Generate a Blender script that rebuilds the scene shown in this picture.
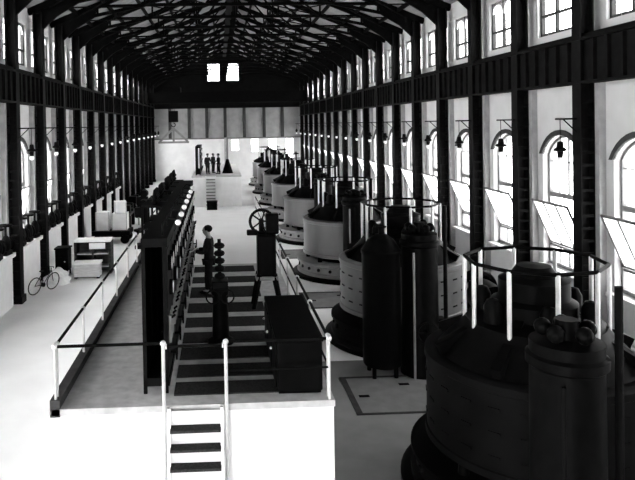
import bpy, bmesh, math, random
from mathutils import Vector, Matrix
random.seed(7)
PI = math.pi
D = bpy.data
SC = bpy.context.scene
COL = SC.collection
for o in list(D.objects): D.objects.remove(o)

# ------------------------------------------------------------------ camera, light, exposure
W, H, F = 635.0, 480.0, 640.0
CAM = Vector((0.0, 0.0, 6.9))
psi, tht, rol = math.radians(2.3), math.radians(1.0), math.radians(1.0)
fwd = Vector((math.sin(psi)*math.cos(tht), math.cos(psi)*math.cos(tht), -math.sin(tht)))
rt = fwd.cross(Vector((0, 0, 1))).normalized()
up = rt.cross(fwd).normalized()
r2 = rt*math.cos(rol) - up*math.sin(rol)
u2 = up*math.cos(rol) + rt*math.sin(rol)
yv = Vector((0, 1, 0))
sx = 218 - (W/2 + F*yv.dot(r2)/yv.dot(fwd))
sy = 125 - (H/2 - F*yv.dot(u2)/yv.dot(fwd))
cd = D.cameras.new('camera')
cd.sensor_width = 36.0
cd.lens = F*36.0/W
cd.shift_x = -sx/W
cd.shift_y = sy/W
cd.clip_end = 400
cam = D.objects.new('camera', cd)
M4 = Matrix((r2, u2, -fwd)).transposed().to_4x4()
M4.translation = CAM
cam.matrix_world = M4
COL.objects.link(cam)
SC.camera = cam

world = D.worlds.new('world')
SC.world = world
world.use_nodes = True
bg = world.node_tree.nodes['Background']
bg.inputs[0].default_value = (1, 1, 1, 1)
# overcast sky, brighter on the left (sun) side of the building
wt = world.node_tree
tcw = wt.nodes.new('ShaderNodeTexCoord')
sep = wt.nodes.new('ShaderNodeSeparateXYZ')
mr = wt.nodes.new('ShaderNodeMapRange')
mr.inputs['From Min'].default_value = -1
mr.inputs['From Max'].default_value = 1
mr.inputs['To Min'].default_value = 13.0
mr.inputs['To Max'].default_value = 9.0
wt.links.new(tcw.outputs['Generated'], sep.inputs[0])
wt.links.new(sep.outputs['X'], mr.inputs['Value'])
wt.links.new(mr.outputs[0], bg.inputs[1])

vs = SC.view_settings
vs.view_transform = 'Standard'
vs.look = 'None'
vs.gamma = 1.0
vs.use_curve_mapping = False
vs.exposure = 0.85
SC.cycles.max_bounces = 8
SC.cycles.diffuse_bounces = 4
SC.cycles.transparent_max_bounces = 16
SC.cycles.use_denoising = True

# ------------------------------------------------------------------ materials
def mat(name, g, rough=.6, metal=0.0, var=.15, scale=6.0, bump=0.0, g2=None, stretch=(1, 1, 1), emit=0.0, spec=None):
    m = D.materials.new(name)
    m.use_nodes = True
    nt = m.node_tree
    b = nt.nodes['Principled BSDF']
    b.inputs['Roughness'].default_value = rough
    b.inputs['Metallic'].default_value = metal
    b.inputs['Specular IOR Level'].default_value = spec if spec is not None else (.02 if g < .06 else .4)
    tc = nt.nodes.new('ShaderNodeTexCoord')
    mp = nt.nodes.new('ShaderNodeMapping')
    mp.inputs['Scale'].default_value = stretch
    nz = nt.nodes.new('ShaderNodeTexNoise')
    nz.inputs['Scale'].default_value = scale
    nz.inputs['Detail'].default_value = 5
    cr = nt.nodes.new('ShaderNodeValToRGB')
    lo = g*(1-var) if g2 is None else g2
    cr.color_ramp.elements[0].position = .3
    cr.color_ramp.elements[0].color = (lo, lo, lo, 1)
    cr.color_ramp.elements[1].position = .7
    hi = min(1, g*(1+var)) if g2 is None else g
    cr.color_ramp.elements[1].color = (hi, hi, hi, 1)
    nt.links.new(tc.outputs['Object'], mp.inputs[0])
    nt.links.new(mp.outputs[0], nz.inputs['Vector'])
    nt.links.new(nz.outputs['Fac'], cr.inputs[0])
    nt.links.new(cr.outputs[0], b.inputs['Base Color'])
    if bump:
        bp = nt.nodes.new('ShaderNodeBump')
        bp.inputs['Strength'].default_value = bump
        nt.links.new(nz.outputs['Fac'], bp.inputs['Height'])
        nt.links.new(bp.outputs[0], b.inputs['Normal'])
    if emit:
        b.inputs['Emission Color'].default_value = (1, 1, 1, 1)
        b.inputs['Emission Strength'].default_value = emit
    return m

def plank_mat(name, g, gap, width, axis, rough=.7):
    m = mat(name, g, rough, var=.2, scale=2.0)
    nt = m.node_tree
    b = nt.nodes['Principled BSDF']
    src = b.inputs['Base Color'].links[0].from_socket
    tc = nt.nodes.new('ShaderNodeTexCoord')
    wv = nt.nodes.new('ShaderNodeTexWave')
    wv.wave_profile = 'SAW'
    wv.bands_direction = axis
    wv.inputs['Scale'].default_value = .314159/width
    cr = nt.nodes.new('ShaderNodeValToRGB')
    cr.color_ramp.elements[0].color = (gap, gap, gap, 1)
    cr.color_ramp.elements[0].position = .03
    cr.color_ramp.elements[1].color = (1, 1, 1, 1)
    cr.color_ramp.elements[1].position = .08
    mx = nt.nodes.new('ShaderNodeMix')
    mx.data_type = 'RGBA'
    mx.blend_type = 'MULTIPLY'
    mx.inputs[0].default_value = 1
    nt.links.new(tc.outputs['Object'], wv.inputs[0])
    nt.links.new(wv.outputs['Fac'], cr.inputs[0])
    nt.links.new(src, mx.inputs[6])
    nt.links.new(cr.outputs[0], mx.inputs[7])
    nt.links.new(mx.outputs[2], b.inputs['Base Color'])
    return m

def glass_mat():
    m = D.materials.new('window_glass')
    m.use_nodes = True
    nt = m.node_tree
    nt.nodes.remove(nt.nodes['Principled BSDF'])
    out = nt.nodes['Material Output']
    t = nt.nodes.new('ShaderNodeBsdfTransparent')
    t.inputs[0].default_value = (.92, .92, .92, 1)
    g = nt.nodes.new('ShaderNodeBsdfGlossy')
    g.inputs['Roughness'].default_value = .05
    mx = nt.nodes.new('ShaderNodeMixShader')
    mx.inputs[0].default_value = .07
    nt.links.new(t.outputs[0], mx.inputs[1])
    nt.links.new(g.outputs[0], mx.inputs[2])
    nt.links.new(mx.outputs[0], out.inputs[0])
    return m

M = {}
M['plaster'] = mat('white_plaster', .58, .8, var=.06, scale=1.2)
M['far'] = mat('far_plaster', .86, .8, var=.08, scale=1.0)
M['greywall'] = mat('grey_wall', .32, .8, var=.12, scale=1.5)
M['gableshade'] = mat('gable_shade', .006, .8, var=.3, scale=2)
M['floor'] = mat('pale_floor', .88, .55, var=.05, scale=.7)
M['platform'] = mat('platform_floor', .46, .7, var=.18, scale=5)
M['whitepaint'] = mat('white_paint', .80, .6, var=.05, scale=2.5)
M['iron'] = mat('black_iron', .004, .5, var=.4, scale=8)
M['column'] = mat('dark_column_paint', .006, .5, var=.4, scale=4)
M['girder'] = mat('girder_paint', .007, .6, var=.4, scale=4)
M['truss'] = mat('truss_paint', .003, .7, var=.4, scale=4)
M['roof'] = plank_mat('roof_boards', .25, .5, .25, 'Y')
M['machine'] = mat('machine_black', .0025, .4, var=.5, scale=6)
M['drummid'] = mat('drum_grey_paint', .11, .4, var=.2, scale=2)
M['drumdark'] = mat('drum_black_paint', .004, .45, var=.4, scale=2)
M['drum'] = mat('drum_steel', .19, .28, metal=.9, var=.12, scale=2, stretch=(1, 1, .2))
M['basegrey'] = mat('base_grey', .20, .5, var=.2, scale=3)
M['palemetal'] = mat('pale_metal', .62, .35, metal=.3, var=.1, scale=8)
M['frame'] = mat('window_frame_paint', .16, .6, var=.2, scale=5)
M['darkframe'] = mat('dark_frame_paint', .05, .6, var=.2, scale=5)
M['pilaster'] = mat('grey_pilaster', .38, .8, var=.15, scale=3)
M['glass'] = glass_mat()
M['sashglass'] = glass_mat()
_n = M['sashglass'].node_tree.nodes
for _x in _n:
    if _x.type == 'MIX_SHADER': _x.inputs[0].default_value = .45
    if _x.type == 'BSDF_GLOSSY':
        _g = _x
_t = _n.new('ShaderNodeBsdfTranslucent')
_t.inputs[0].default_value = (.85, .85, .85, 1)
for _x in _n:
    if _x.type == 'MIX_SHADER': M['sashglass'].node_tree.links.new(_t.outputs[0], _x.inputs[2])
_n.remove(_g)
M['sashglass'].name = 'frosted_sash_glass'
M['slate'] = mat('switchboard_slate', .008, .35, var=.5, scale=10)
M['dial'] = mat('dial_white', .7, .4, var=.05)
M['porcelain'] = mat('porcelain', .8, .25, var=.04)
M['globe'] = mat('opal_globe', .85, .3, var=.02, emit=.1)
M['mat'] = mat('dark_rough', .03, .9, var=.4, scale=30, bump=.3)
M['hatch'] = mat('steel_plate', .17, .6, var=.15, scale=3)
M['floorshade'] = mat('floor_shade_grey', .22, .7, var=.12, scale=1.5)
M['canvas'] = mat('pale_canvas', .7, .9, var=.12, scale=4, bump=.3)
M['wood'] = mat('pale_wood', .50, .6, var=.2, scale=3, stretch=(1, 1, 6))
M['darkwood'] = mat('dark_wood', .035, .6, var=.4, scale=3, stretch=(1, 1, 6))
M['skin'] = mat('skin', .22, .6, var=.06, scale=8)
M['cloth'] = mat('dark_cloth', .012, .9, var=.3, scale=20)
M['cloth2'] = mat('charcoal_cloth', .03, .9, var=.3, scale=20)
M['hair'] = mat('dark_hair', .01, .7, var=.3, scale=30)
M['paper'] = mat('paper', .75, .8, var=.04)
M['rubber'] = mat('tyre_rubber', .03, .8)

# ------------------------------------------------------------------ mesh builder
class MB:
    def __init__(s):
        s.v, s.f = [], []
    def add(s, vs_, fs):
        b = len(s.v)
        s.v += [tuple(p) for p in vs_]
        s.f += [tuple(b+i for i in q) for q in fs]
        return s
    def box(s, x0, x1, y0, y1, z0, z1):
        p = [(x0, y0, z0), (x1, y0, z0), (x1, y1, z0), (x0, y1, z0), (x0, y0, z1), (x1, y0, z1), (x1, y1, z1), (x0, y1, z1)]
        return s.add(p, [(3, 2, 1, 0), (4, 5, 6, 7), (0, 1, 5, 4), (1, 2, 6, 5), (2, 3, 7, 6), (3, 0, 4, 7)])
    def cyl(s, a, b, r, r1=None, n=12):
        a, b = Vector(a), Vector(b)
        r1 = r if r1 is None else r1
        d = (b-a).normalized()
        t = Vector((1, 0, 0)) if abs(d.x) < .8 else Vector((0, 1, 0))
        e1 = d.cross(t).normalized()
        e2 = d.cross(e1)
        p = []
        for c, rr in ((a, r), (b, r1)):
            for k in range(n):
                q = 2*PI*k/n
                p.append(c + (e1*math.cos(q) + e2*math.sin(q))*rr)
        f = [(k, (k+1) % n, n+(k+1) % n, n+k) for k in range(n)]
        f += [tuple(range(n-1, -1, -1)), tuple(range(n, 2*n))]
        return s.add(p, f)
    def bar(s, a, b, w, h=None, upv=(0, 0, 1)):
        a, b = Vector(a), Vector(b)
        h = w if h is None else h
        d = (b-a).normalized()
        u = Vector(upv)
        if abs(d.dot(u)) > .97: u = Vector((0, 1, 0))
        e1 = d.cross(u).normalized()*(w/2)
        e2 = e1.normalized().cross(d)*(h/2)
        p = [c+i*e1+j*e2 for c in (a, b) for i, j in ((-1, -1), (1, -1), (1, 1), (-1, 1))]
        return s.add(p, [(3, 2, 1, 0), (4, 5, 6, 7), (0, 1, 5, 4), (1, 2, 6, 5), (2, 3, 7, 6), (3, 0, 4, 7)])
    def path(s, pts, r, n=8):
        for a, b in zip(pts, pts[1:]): s.cyl(a, b, r, n=n)
        return s
    def lathe(s, prof, c=(0, 0, 0), n=32, rot=None):
        p, f = [], []
        m = len(prof)
        for k in range(n):
            q = 2*PI*k/n
            for r, z in prof:
                w = Vector((r*math.cos(q), r*math.sin(q), z))
                if rot is not None: w = rot @ w
                p.append(w+Vector(c))
        for k in range(n):
            k2 = (k+1) % n
            for i in range(m-1):
                f.append((k*m+i, k2*m+i, k2*m+i+1, k*m+i+1))
        return s.add(p, f)
    def torus(s, R, r, c=(0, 0, 0), rot=None, n=32, m=8):
        prof = [(R+r*math.cos(2*PI*j/m), r*math.sin(2*PI*j/m)) for j in range(m+1)]
        return s.lathe(prof, c, n, rot)
    def ball(s, c, r, n=14, sq=(1, 1, 1)):
        prof = [(max(1e-4, r*math.sin(PI*j/8)), -r*math.cos(PI*j/8)) for j in range(9)]
        b = len(s.v)
        s.lathe(prof, (0, 0, 0), n)
        for i in range(b, len(s.v)):
            x, y, z = s.v[i]
            s.v[i] = (c[0]+x*sq[0], c[1]+y*sq[1], c[2]+z*sq[2])
        return s
    def prism(s, poly, t, M_):
        """poly in local (a,b); extruded by t along local c; M_ maps (a,b,c) to world"""
        n = len(poly)
        p = [M_(a, b, 0) for a, b in poly]+[M_(a, b, t) for a, b in poly]
        f = [tuple(range(n-1, -1, -1)), tuple(range(n, 2*n))]
        f += [(k, (k+1) % n, n+(k+1) % n, n+k) for k in range(n)]
        return s.add(p, f)
    def build(s, name, m, parent=None, bevel=0.0, smooth=True):
        me = D.meshes.new(name)
        me.from_pydata(s.v, [], s.f)
        bm = bmesh.new()
        bm.from_mesh(me)
        bmesh.ops.remove_doubles(bm, verts=bm.verts, dist=1e-5)
        bmesh.ops.recalc_face_normals(bm, faces=bm.faces)
        bm.to_mesh(me)
        bm.free()
        me.materials.append(m)
        o = D.objects.new(name, me)
        COL.objects.link(o)
        if parent is not None: o.parent = parent
        if smooth:
            me.polygons.foreach_set('use_smooth', [True]*len(me.polygons))
            try: me.set_sharp_from_angle(angle=math.radians(35))
            except Exception: pass
        if bevel:
            md = o.modifiers.new('bevel', 'BEVEL')
            md.width = bevel
            md.segments = 2
            md.limit_method = 'ANGLE'
        return o

def tag(o, label, cat, group=None, kind=None):
    o['label'] = label
    o['category'] = cat
    if group: o['group'] = group
    if kind: o['kind'] = kind
    return o
def empty(name, loc, label, cat, group=None, kind=None, rz=0):
    o = D.objects.new(name, None)
    o.location = loc
    o.rotation_euler = (0, 0, rz)
    o.empty_display_size = .1
    COL.objects.link(o)
    return tag(o, label, cat, group, kind)
KIDS = {}
def copy_tree(o, parent=None):
    c = o.copy()
    COL.objects.link(c)
    if parent is not None: c.parent = parent
    for ch in list(o.children): copy_tree(ch, c)
    return c
def dup(o, loc, label, rz=None):
    c = copy_tree(o)
    c.location = loc
    if rz is not None: c.rotation_euler = (0, 0, rz)
    c['label'] = label
    return c
ORD = 'first second third fourth fifth sixth seventh eighth ninth tenth eleventh twelfth thirteenth fourteenth fifteenth sixteenth seventeenth eighteenth nineteenth twentieth twenty-first twenty-second twenty-third twenty-fourth'.split()
def nth(i, first, what, where):
    return '%s %s from the near end of the view, %s' % (ORD[i-first], what, where) if i >= first else '%s beside or behind the viewpoint, %s' % (what, where)
def RX(a): return Matrix.Rotation(a, 3, 'X')
def RY(a): return Matrix.Rotation(a, 3, 'Y')
def RZ(a): return Matrix.Rotation(a, 3, 'Z')

# ------------------------------------------------------------------ the hall
BAY, Y0 = 3.84, 17.9
NA, NB = -6, 16                       # column lattice
YF = 80.5                             # far wall
YN = Y0+BAY*NA-.4                     # near end of what is built
XL, XR = -8.45, 10.84                 # inner faces of the lower walls
XLU, XRU = -8.50, 10.88               # inner faces of the clerestory walls
CXL, CXR = -8.05, 10.44               # column centres
ZS, ZE, ZR = 9.35, 12.3, 16.4         # clerestory sill, eaves, ridge
XM = (XLU+XRU)/2
col_y = [Y0+BAY*n for n in range(NA, NB+1)]

fl = MB().box(XLU-.6, XRU+.6, YN, YF+.6, -.3, 0).build('floor', M['floor'])
tag(fl, 'pale sunlit floor of the generator hall', 'floor', kind='structure')

tag(MB().box(1.8, 9.2, YN, 18.3, 0, .008).build('floor_shade_slab', M['floorshade']), 'thin grey slab added as shade on the floor around the nearest two generators', 'floor', kind='structure')  # thin slab darkens the near right floor to stand for shade
def arch_pts(w, zp, za, n=12):
    r = za-zp
    R = (w*w+r*r)/(2*r)
    a = math.asin(w/R)
    return [(R*math.sin(-a+2*a*k/n), za-R+R*math.cos(-a+2*a*k/n)) for k in range(n+1)]
AW, ASILL, ASPR, ATOP = 1.15, 2.1, 5.75, 6.40
UW, USILL, UTOP = 1.5, 9.65, 11.5
def wall_mesh(mb, xi, xo, z0, z1, w, sill, arch):
    """side wall with one opening per bay; arch is a list of (y,z) for the head, left to right"""
    def quad(a, b, c, d):
        mb.add([(xi, *a), (xi, *b), (xi, *c), (xi, *d)], [(0, 1, 2, 3)])
        mb.add([(xo, *a), (xo, *b), (xo, *c), (xo, *d)], [(3, 2, 1, 0)])
    ys = col_y
    edges = [YN]+[y for y in ys]+[YF+.3]
    prev = YN
    for i in range(len(ys)-1):
        yc = (ys[i]+ys[i+1])/2
        quad((prev, z0), (yc-w, z0), (yc-w, z1), (prev, z1))
        quad((yc-w, z0), (yc+w, z0), (yc+w, sill), (yc-w, sill))
        for (a, za), (b, zb) in zip(arch, arch[1:]):
            quad((yc+a, za), (yc+b, zb), (yc+b, z1), (yc+a, z1))
        out = [(yc-w, sill), (yc+w, sill)]+[(yc+a, z) for a, z in reversed(arch)]
        for (a, za), (b, zb) in zip(out, out[1:]+out[:1]):
            if abs(a-b)+abs(za-zb) > 1e-6:
                mb.add([(xi, a, za), (xi, b, zb), (xo, b, zb), (xo, a, za)], [(0, 1, 2, 3)])
        prev = yc+w
    quad((prev, z0), (YF+.3, z0), (YF+.3, z1), (prev, z1))
    # closing edges
    mb.add([(xi, YN, z1), (xo, YN, z1), (xo, YF+.3, z1), (xi, YF+.3, z1)], [(0, 1, 2, 3)])
    mb.add([(xi, YN, z0), (xo, YN, z0), (xo, YN, z1), (xi, YN, z1)], [(0, 1, 2, 3)])
    mb.add([(xi, YN, z0), (xo, YN, z0), (xo, YF+.3, z0), (xi, YF+.3, z0)], [(0, 1, 2, 3)])
lowarch = arch_pts(AW, ASPR, ATOP)
for nm, xi, xo, xu, lab in (('wall_left', XL, -9.3, XLU, 'left'), ('wall_right', XR, 11.45, XRU, 'right')):
    mb = MB()
    wall_mesh(mb, xi, xo, 0, ZS, AW, ASILL, lowarch)
    tag(mb.build(nm, M['plaster'], smooth=False), 'white plastered %s wall with tall arched windows' % lab, 'wall', kind='structure')
    mb = MB()
    wall_mesh(mb, xu, xo, ZS, ZE+.2, UW, USILL, [(-UW, UTOP), (UW, UTOP)])
    tag(mb.build(nm+'_clerestory', M['plaster'], smooth=False), 'light upper wall with high windows along the %s side' % lab, 'wall', kind='structure')

# unseen near end wall; left doorway opening added and sized for the light
mb = MB().box(-.2, 11.45, YN-.4, YN, 0, ZE+.2).box(-9.3, -7.0, YN-.4, YN, 0, ZE+.2).box(-7.0, -.2, YN-.4, YN, 4.6, ZE+.2)
mb.prism([(-9.3, ZE+.2), (11.45, ZE+.2), (XM, ZR+.3)], .4, lambda a, b, c: (a, YN-.4+c, b))
tag(mb.build('wall_near', M['plaster'], smooth=False), 'unseen plastered near end wall with a doorway opening added for light', 'wall', kind='structure')

# far wall
mb = MB()
XA, XB = -9.3, 11.45
def fq(mb, x0, x1, z0, z1): mb.box(x0, x1, YF, YF+.4, z0, z1)
wins = [(1.6, 2.6, 3.6, 5.1), (4.1, 5.1, 3.4, 5.1), (6.3, 7.4, 2.2, 5.1), (8.5, 9.5, 2.2, 5.1)]
prev = XA
for x0, x1, z0, z1 in wins:
    fq(mb, prev, x0, 0, 5.25)
    fq(mb, x0, x1, 0, z0)
    fq(mb, x0, x1, z1, 5.25)
    prev = x1
fq(mb, prev, XB, 0, 5.25)
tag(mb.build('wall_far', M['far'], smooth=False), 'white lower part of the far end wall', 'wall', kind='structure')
mb = MB().box(XA, XB, YF, YF+.4, 5.25, 9.0)
tag(mb.build('wall_far_band', M['greywall']), 'grey panelled band across the far end wall', 'wall', kind='structure')
mb = MB().box(XA, XB, YF-.12, YF, 5.15, 5.3)
tag(mb.build('trim_far', M['frame']), 'thin ledge between white and grey far wall', 'trim', kind='structure')
for i, x in enumerate((-6.0, -3.6, -1.4, .9, 3.3, 5.8, 8.1)):
    mb = MB().box(x-.19, x+.19, YF-.22, YF, 5.3, 9.0)
    tag(mb.build('trim_far_pilaster', M['darkframe']), '%s dark pilaster from the left on grey far wall band' % ORD[i], 'pilaster', 'far wall pilasters', 'structure')
mb = MB().box(.75, 1.1, YF-.25, YF, 0, 5.3)
tag(mb.build('trim_far_post', M['pilaster']), 'grey post beneath the ledge on the far wall', 'post', kind='structure')
# gable: its shade painted in as near-black, with two square windows
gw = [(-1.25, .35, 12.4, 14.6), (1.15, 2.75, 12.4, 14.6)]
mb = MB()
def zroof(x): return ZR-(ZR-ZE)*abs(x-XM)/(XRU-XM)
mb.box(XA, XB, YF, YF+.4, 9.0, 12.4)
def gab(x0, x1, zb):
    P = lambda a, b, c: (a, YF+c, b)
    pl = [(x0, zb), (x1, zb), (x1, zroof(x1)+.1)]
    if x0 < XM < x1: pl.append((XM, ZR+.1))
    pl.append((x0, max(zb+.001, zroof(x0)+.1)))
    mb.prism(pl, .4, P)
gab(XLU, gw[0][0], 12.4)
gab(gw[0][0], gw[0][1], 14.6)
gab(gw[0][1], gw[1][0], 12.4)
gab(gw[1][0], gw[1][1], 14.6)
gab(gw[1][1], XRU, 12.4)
tag(mb.build('wall_far_gable', M['gableshade'], smooth=False), 'shade-darkened gable of the far wall with two square windows', 'wall', kind='structure')

# roof
mb = MB()
for sgn, xe in ((-1, XLU-.9), (1, XRU+.9)):
    ze = ZR-(ZR-ZE)*abs(xe-XM)/(XRU-XM)
    pl = [(XM, ZR), (xe, ze), (xe, ze+.15), (XM, ZR+.15)]
    mb.prism(pl, YF+.5-YN, lambda a, b, c: (a, YN+c, b))
tag(mb.build('ceiling', M['roof'], smooth=False), 'boarded underside of the pitched roof', 'ceiling', kind='structure')
for sgn in (-1, 1):
    for k in range(1, 7):
        x = XM+sgn*(XRU-XM)*(k/7.0)
        z = zroof(x)-.12
        tag(MB().box(x-.07, x+.07, YN, YF, z-.12, z+.06).build('roof_purlin', M['truss']),
            '%s dark purlin below the ridge on the %s roof slope' % (ORD[k-1], 'left' if sgn < 0 else 'right'), 'purlin', 'roof purlins', 'structure')
tag(MB().box(XM-.1, XM+.1, YN, YF, ZR-.42, ZR-.02).build('roof_ridge_beam', M['truss']), 'dark ridge beam along the roof apex', 'beam', kind='structure')
tag(MB().box(XM-.45, XM+.45, YN, YF, 15.45, 15.57).build('roof_ridge_strip', M['truss']), 'dark strip added under the roof ridge to widen it', 'ridge strip', kind='structure')  # dark strip added below the ridge so the ridge reads wider

# trusses
hw = XRU-XM
def make_truss():
    r = empty('roof_truss', (XM, 0, 0), '', 'truss', 'steel roof trusses', 'structure')
    zb = ZE-.15
    zr = ZR-.35
    for s in (-1, 1):
        MB().bar((0, 0, zr), (s*hw, 0, zb), .2, .3).build('rafter', M['truss'], r, smooth=False)
        nodes = [k/4 for k in range(1, 4)]
        bc = lambda t: zb+1.0*min(1, (1-t)*2.0)
        tp = lambda t: zr+(zb-zr)*t
        MB().bar((0, 0, bc(0)), (s*hw*.5, 0, bc(.5)), .12, .16).build('bottom_chord', M['truss'], r, smooth=False)
        MB().bar((s*hw*.5, 0, bc(.5)), (s*hw, 0, zb), .12, .16).build('bottom_chord', M['truss'], r, smooth=False)
        for t in nodes:
            MB().bar((s*hw*t, 0, tp(t)), (s*hw*t, 0, bc(t)), .1, .12).build('strut', M['truss'], r, smooth=False)
        for a, b in ((0, .25), (.25, .5), (.75, .5), (1., .75)):
            MB().bar((s*hw*a, 0, tp(a)), (s*hw*b, 0, bc(b)), .09, .1).build('diagonal', M['truss'], r, smooth=False)
        # plated knee bracket
        kb = MB()
        pl = [(hw-.25, 10.75), (hw-.25, 12.3), (hw-2.4, 13.1), (hw-2.3, 12.55), (hw-1.3, 11.95), (hw-.55, 11.25)]
        kb.prism(pl, .12, lambda a, b, c: (s*a, c-.06, b))
        kb.build('knee_brace', M['truss'], r, smooth=False)
    MB().bar((0, 0, zr), (0, 0, zb+1.0), .1, .1).build('king_post', M['truss'], r, smooth=False)
    return r
tr = None
for i, y in enumerate(col_y):
    lab = nth(i, 6, 'dark steel roof truss', 'under the boards')
    if tr is None:
        tr = make_truss()
        tr['label'] = lab
        tr.location = (XM, y, 0)
    else: dup(tr, (XM, y, 0), lab)
for i in range(len(col_y)-1):
    mb = MB()
    for s in (-1, 1):
        for a, b in ((.15, .5), (.5, .15), (.55, .9), (.9, .55)):
            za = ZE-.15+1.0*min(1, (1-a)*2.0)
            zb = ZE-.15+1.0*min(1, (1-b)*2.0)
            mb.cyl((XM+s*hw*a, col_y[i], za), (XM+s*hw*b, col_y[i+1], zb), .035, n=6)
    tag(mb.build('roof_cross_bracing', M['truss']), nth(i, 6, 'crossed roof tie rods', 'between trusses'), 'bracing', 'roof cross bracing', 'structure')

# columns
def make_column(s):
    r = empty('column', (0, 0, 0), '', 'column', 'columns along the %s wall' % ('left' if s < 0 else 'right'), 'structure')
    mb = MB()
    mb.box(-.2, -.16, -.22, .22, .3, 12.1).box(.16, .2, -.22, .22, .3, 12.1).box(-.14, .14, -.03, .03, .3, 12.1)
    for k in range(20):
        mb.box(-.17, .17, -.21, -.16, .5+k*.36, .58+k*.36)
    mb.build('shaft', M['column'], r, smooth=False)
    MB().box(-.27, .27, -.28, .28, 0, .3).build('base', M['column'], r, bevel=.02)
    xi = (XR-CXR) if s > 0 else (XL-CXL)
    MB().box(min(xi, s*.205), max(xi, s*.205), -.42, .42, 0, 7.9).build('pilaster', M['pilaster'], r, smooth=False)
    return r
for s, cx, nm in ((-1, CXL, 'left'), (1, CXR, 'right')):
    c0 = None
    for i, y in enumerate(col_y):
        lab = nth(i, 6 if s > 0 else 8, 'dark iron column', nm+' wall')
        if c0 is None:
            c0 = make_column(s)
            c0.location = (cx, y, 0)
            c0['label'] = lab
        else: dup(c0, (cx, y, 0), lab)
    # crane runway girder with stiffeners
    g = empty('crane_runway_girder', (cx, 0, 0), 'deep dark plate girder with vertical ribs along %s wall' % nm, 'girder', kind='structure')
    MB().box(-.06, .06, YN, YF-.3, 7.95, 9.15).build('web_plate', M['girder'], g, smooth=False)
    MB().box(-.22, .22, YN, YF-.3, 9.12, 9.2).box(-.22, .22, YN, YF-.3, 7.9, 7.97).build('flange', M['girder'], g, smooth=False)
    mb = MB()
    y = YN+.3
    while y < YF-.6:
        mb.box(-.17, .17, y-.04, y+.04, 7.97, 9.12)
        y += .64
    mb.build('stiffener', M['girder'], g, smooth=False)
    MB().box(-.05, .05, YN, YF-.3, 9.2, 9.32).build('rail', M['iron'], g, smooth=False)
    xs = (cx+.3, XRU) if s > 0 else (XLU, cx-.3)
    tag(MB().box(xs[0], xs[1], YN, YF, 9.2, 9.36).build('trim_sill_'+nm, M['plaster']), 'pale sill ledge under the high windows, %s side' % nm, 'ledge', kind='structure')

# windows
def make_arched(s):
    r = empty('window', (0, 0, 0), '', 'window', 'arched windows, %s wall' % ('left' if s < 0 else 'right'), 'structure')
    def P(off):
        return lambda a, b, c: (s*(off+c), a, b)
    fr = MB()
    inner = arch_pts(AW-.09, ASPR, ATOP-.09)
    outer = arch_pts(AW, ASPR, ATOP)
    for i in range(len(inner)-1):
        fr.prism([inner[i], inner[i+1], outer[i+1], outer[i]], .14, P(.18))
    for sg in (-1, 1): fr.prism([(sg*AW, ASILL), (sg*(AW-.09), ASILL), (sg*(AW-.09), ASPR), (sg*AW, ASPR)], .14, P(.18))
    fr.prism([(-AW, ASILL), (AW, ASILL), (AW, ASILL+.1), (-AW, ASILL+.1)], .14, P(.18))
    fr.build('frame', M['frame'], r, smooth=False)
    hd = MB()
    o2 = arch_pts(AW+.16, ASPR, ATOP+.16)
    for i in range(len(outer)-1):
        hd.prism([outer[i], outer[i+1], o2[i+1], o2[i]], .1, P(-.06))
    hd.build('hood_mould', M['darkframe'], r, smooth=False)
    MB().prism([(-AW, 4.35), (AW, 4.35), (AW, 4.5), (-AW, 4.5)], .12, P(.19)).build('transom', M['frame'], r, smooth=False)
    b = MB()
    for a, w in ((0, .035), (-.55, .014), (.55, .014)):
        top = ATOP-.07-abs(a)*.18
        b.prism([(a-w, 4.5), (a+w, 4.5), (a+w, top), (a-w, top)], .06, P(.22))
    b.prism([(-AW, 5.5), (AW, 5.5), (AW, 5.53), (-AW, 5.53)], .05, P(.22))
    for a, w in ((0, .035), (-.55, .014), (.55, .014)): b.prism([(a-w, ASILL), (a+w, ASILL), (a+w, 2.75), (a-w, 2.75)], .06, P(.22))
    b.prism([(-AW, 2.7), (AW, 2.7), (AW, 2.78), (-AW, 2.78)], .08, P(.21))
    b.build('glazing_bar', M['frame'], r, smooth=False)
    g = MB()
    g.prism([(-AW, 4.4)]+[(AW, 4.4)]+[(a, z) for a, z in reversed(outer)], .012, P(.245))
    g.prism([(-AW, ASILL), (AW, ASILL), (AW, 2.7), (-AW, 2.7)], .012, P(.245))
    g.build('glass', M['glass'], r, smooth=False)
    # hopper sash leaning into the room
    zb, L, tilt = 2.8, 1.6, math.radians(24 if s > 0 else 12)
    def Q(a, b, c): return (s*(.2-b*math.sin(tilt)+c*math.cos(tilt)), a, zb+b*math.cos(tilt)+c*math.sin(tilt))
    q = MB()
    w = AW-.1
    for a in (-w, -.36, .36, w): q.prism([(a-.035, 0), (a+.035, 0), (a+.035, L), (a-.035, L)], .05, Q)
    for b0 in (0, L-.07): q.prism([(-w, b0), (w, b0), (w, b0+.07), (-w, b0+.07)], .05, Q)
    sh = q.build('opening_sash', M['frame'], r, smooth=False)
    MB().prism([(-w, 0), (w, 0), (w, L), (-w, L)], .012, lambda a, b, c: Q(a, b, c+.02)).build('sash_glass', M['sashglass'], sh, smooth=False)
    MB().box(min(-s*.22, s*.2), max(-s*.22, s*.2), -AW-.1, AW+.1, ASILL-.1, ASILL).build('sill', M['plaster'], r, smooth=False)
    return r
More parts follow.
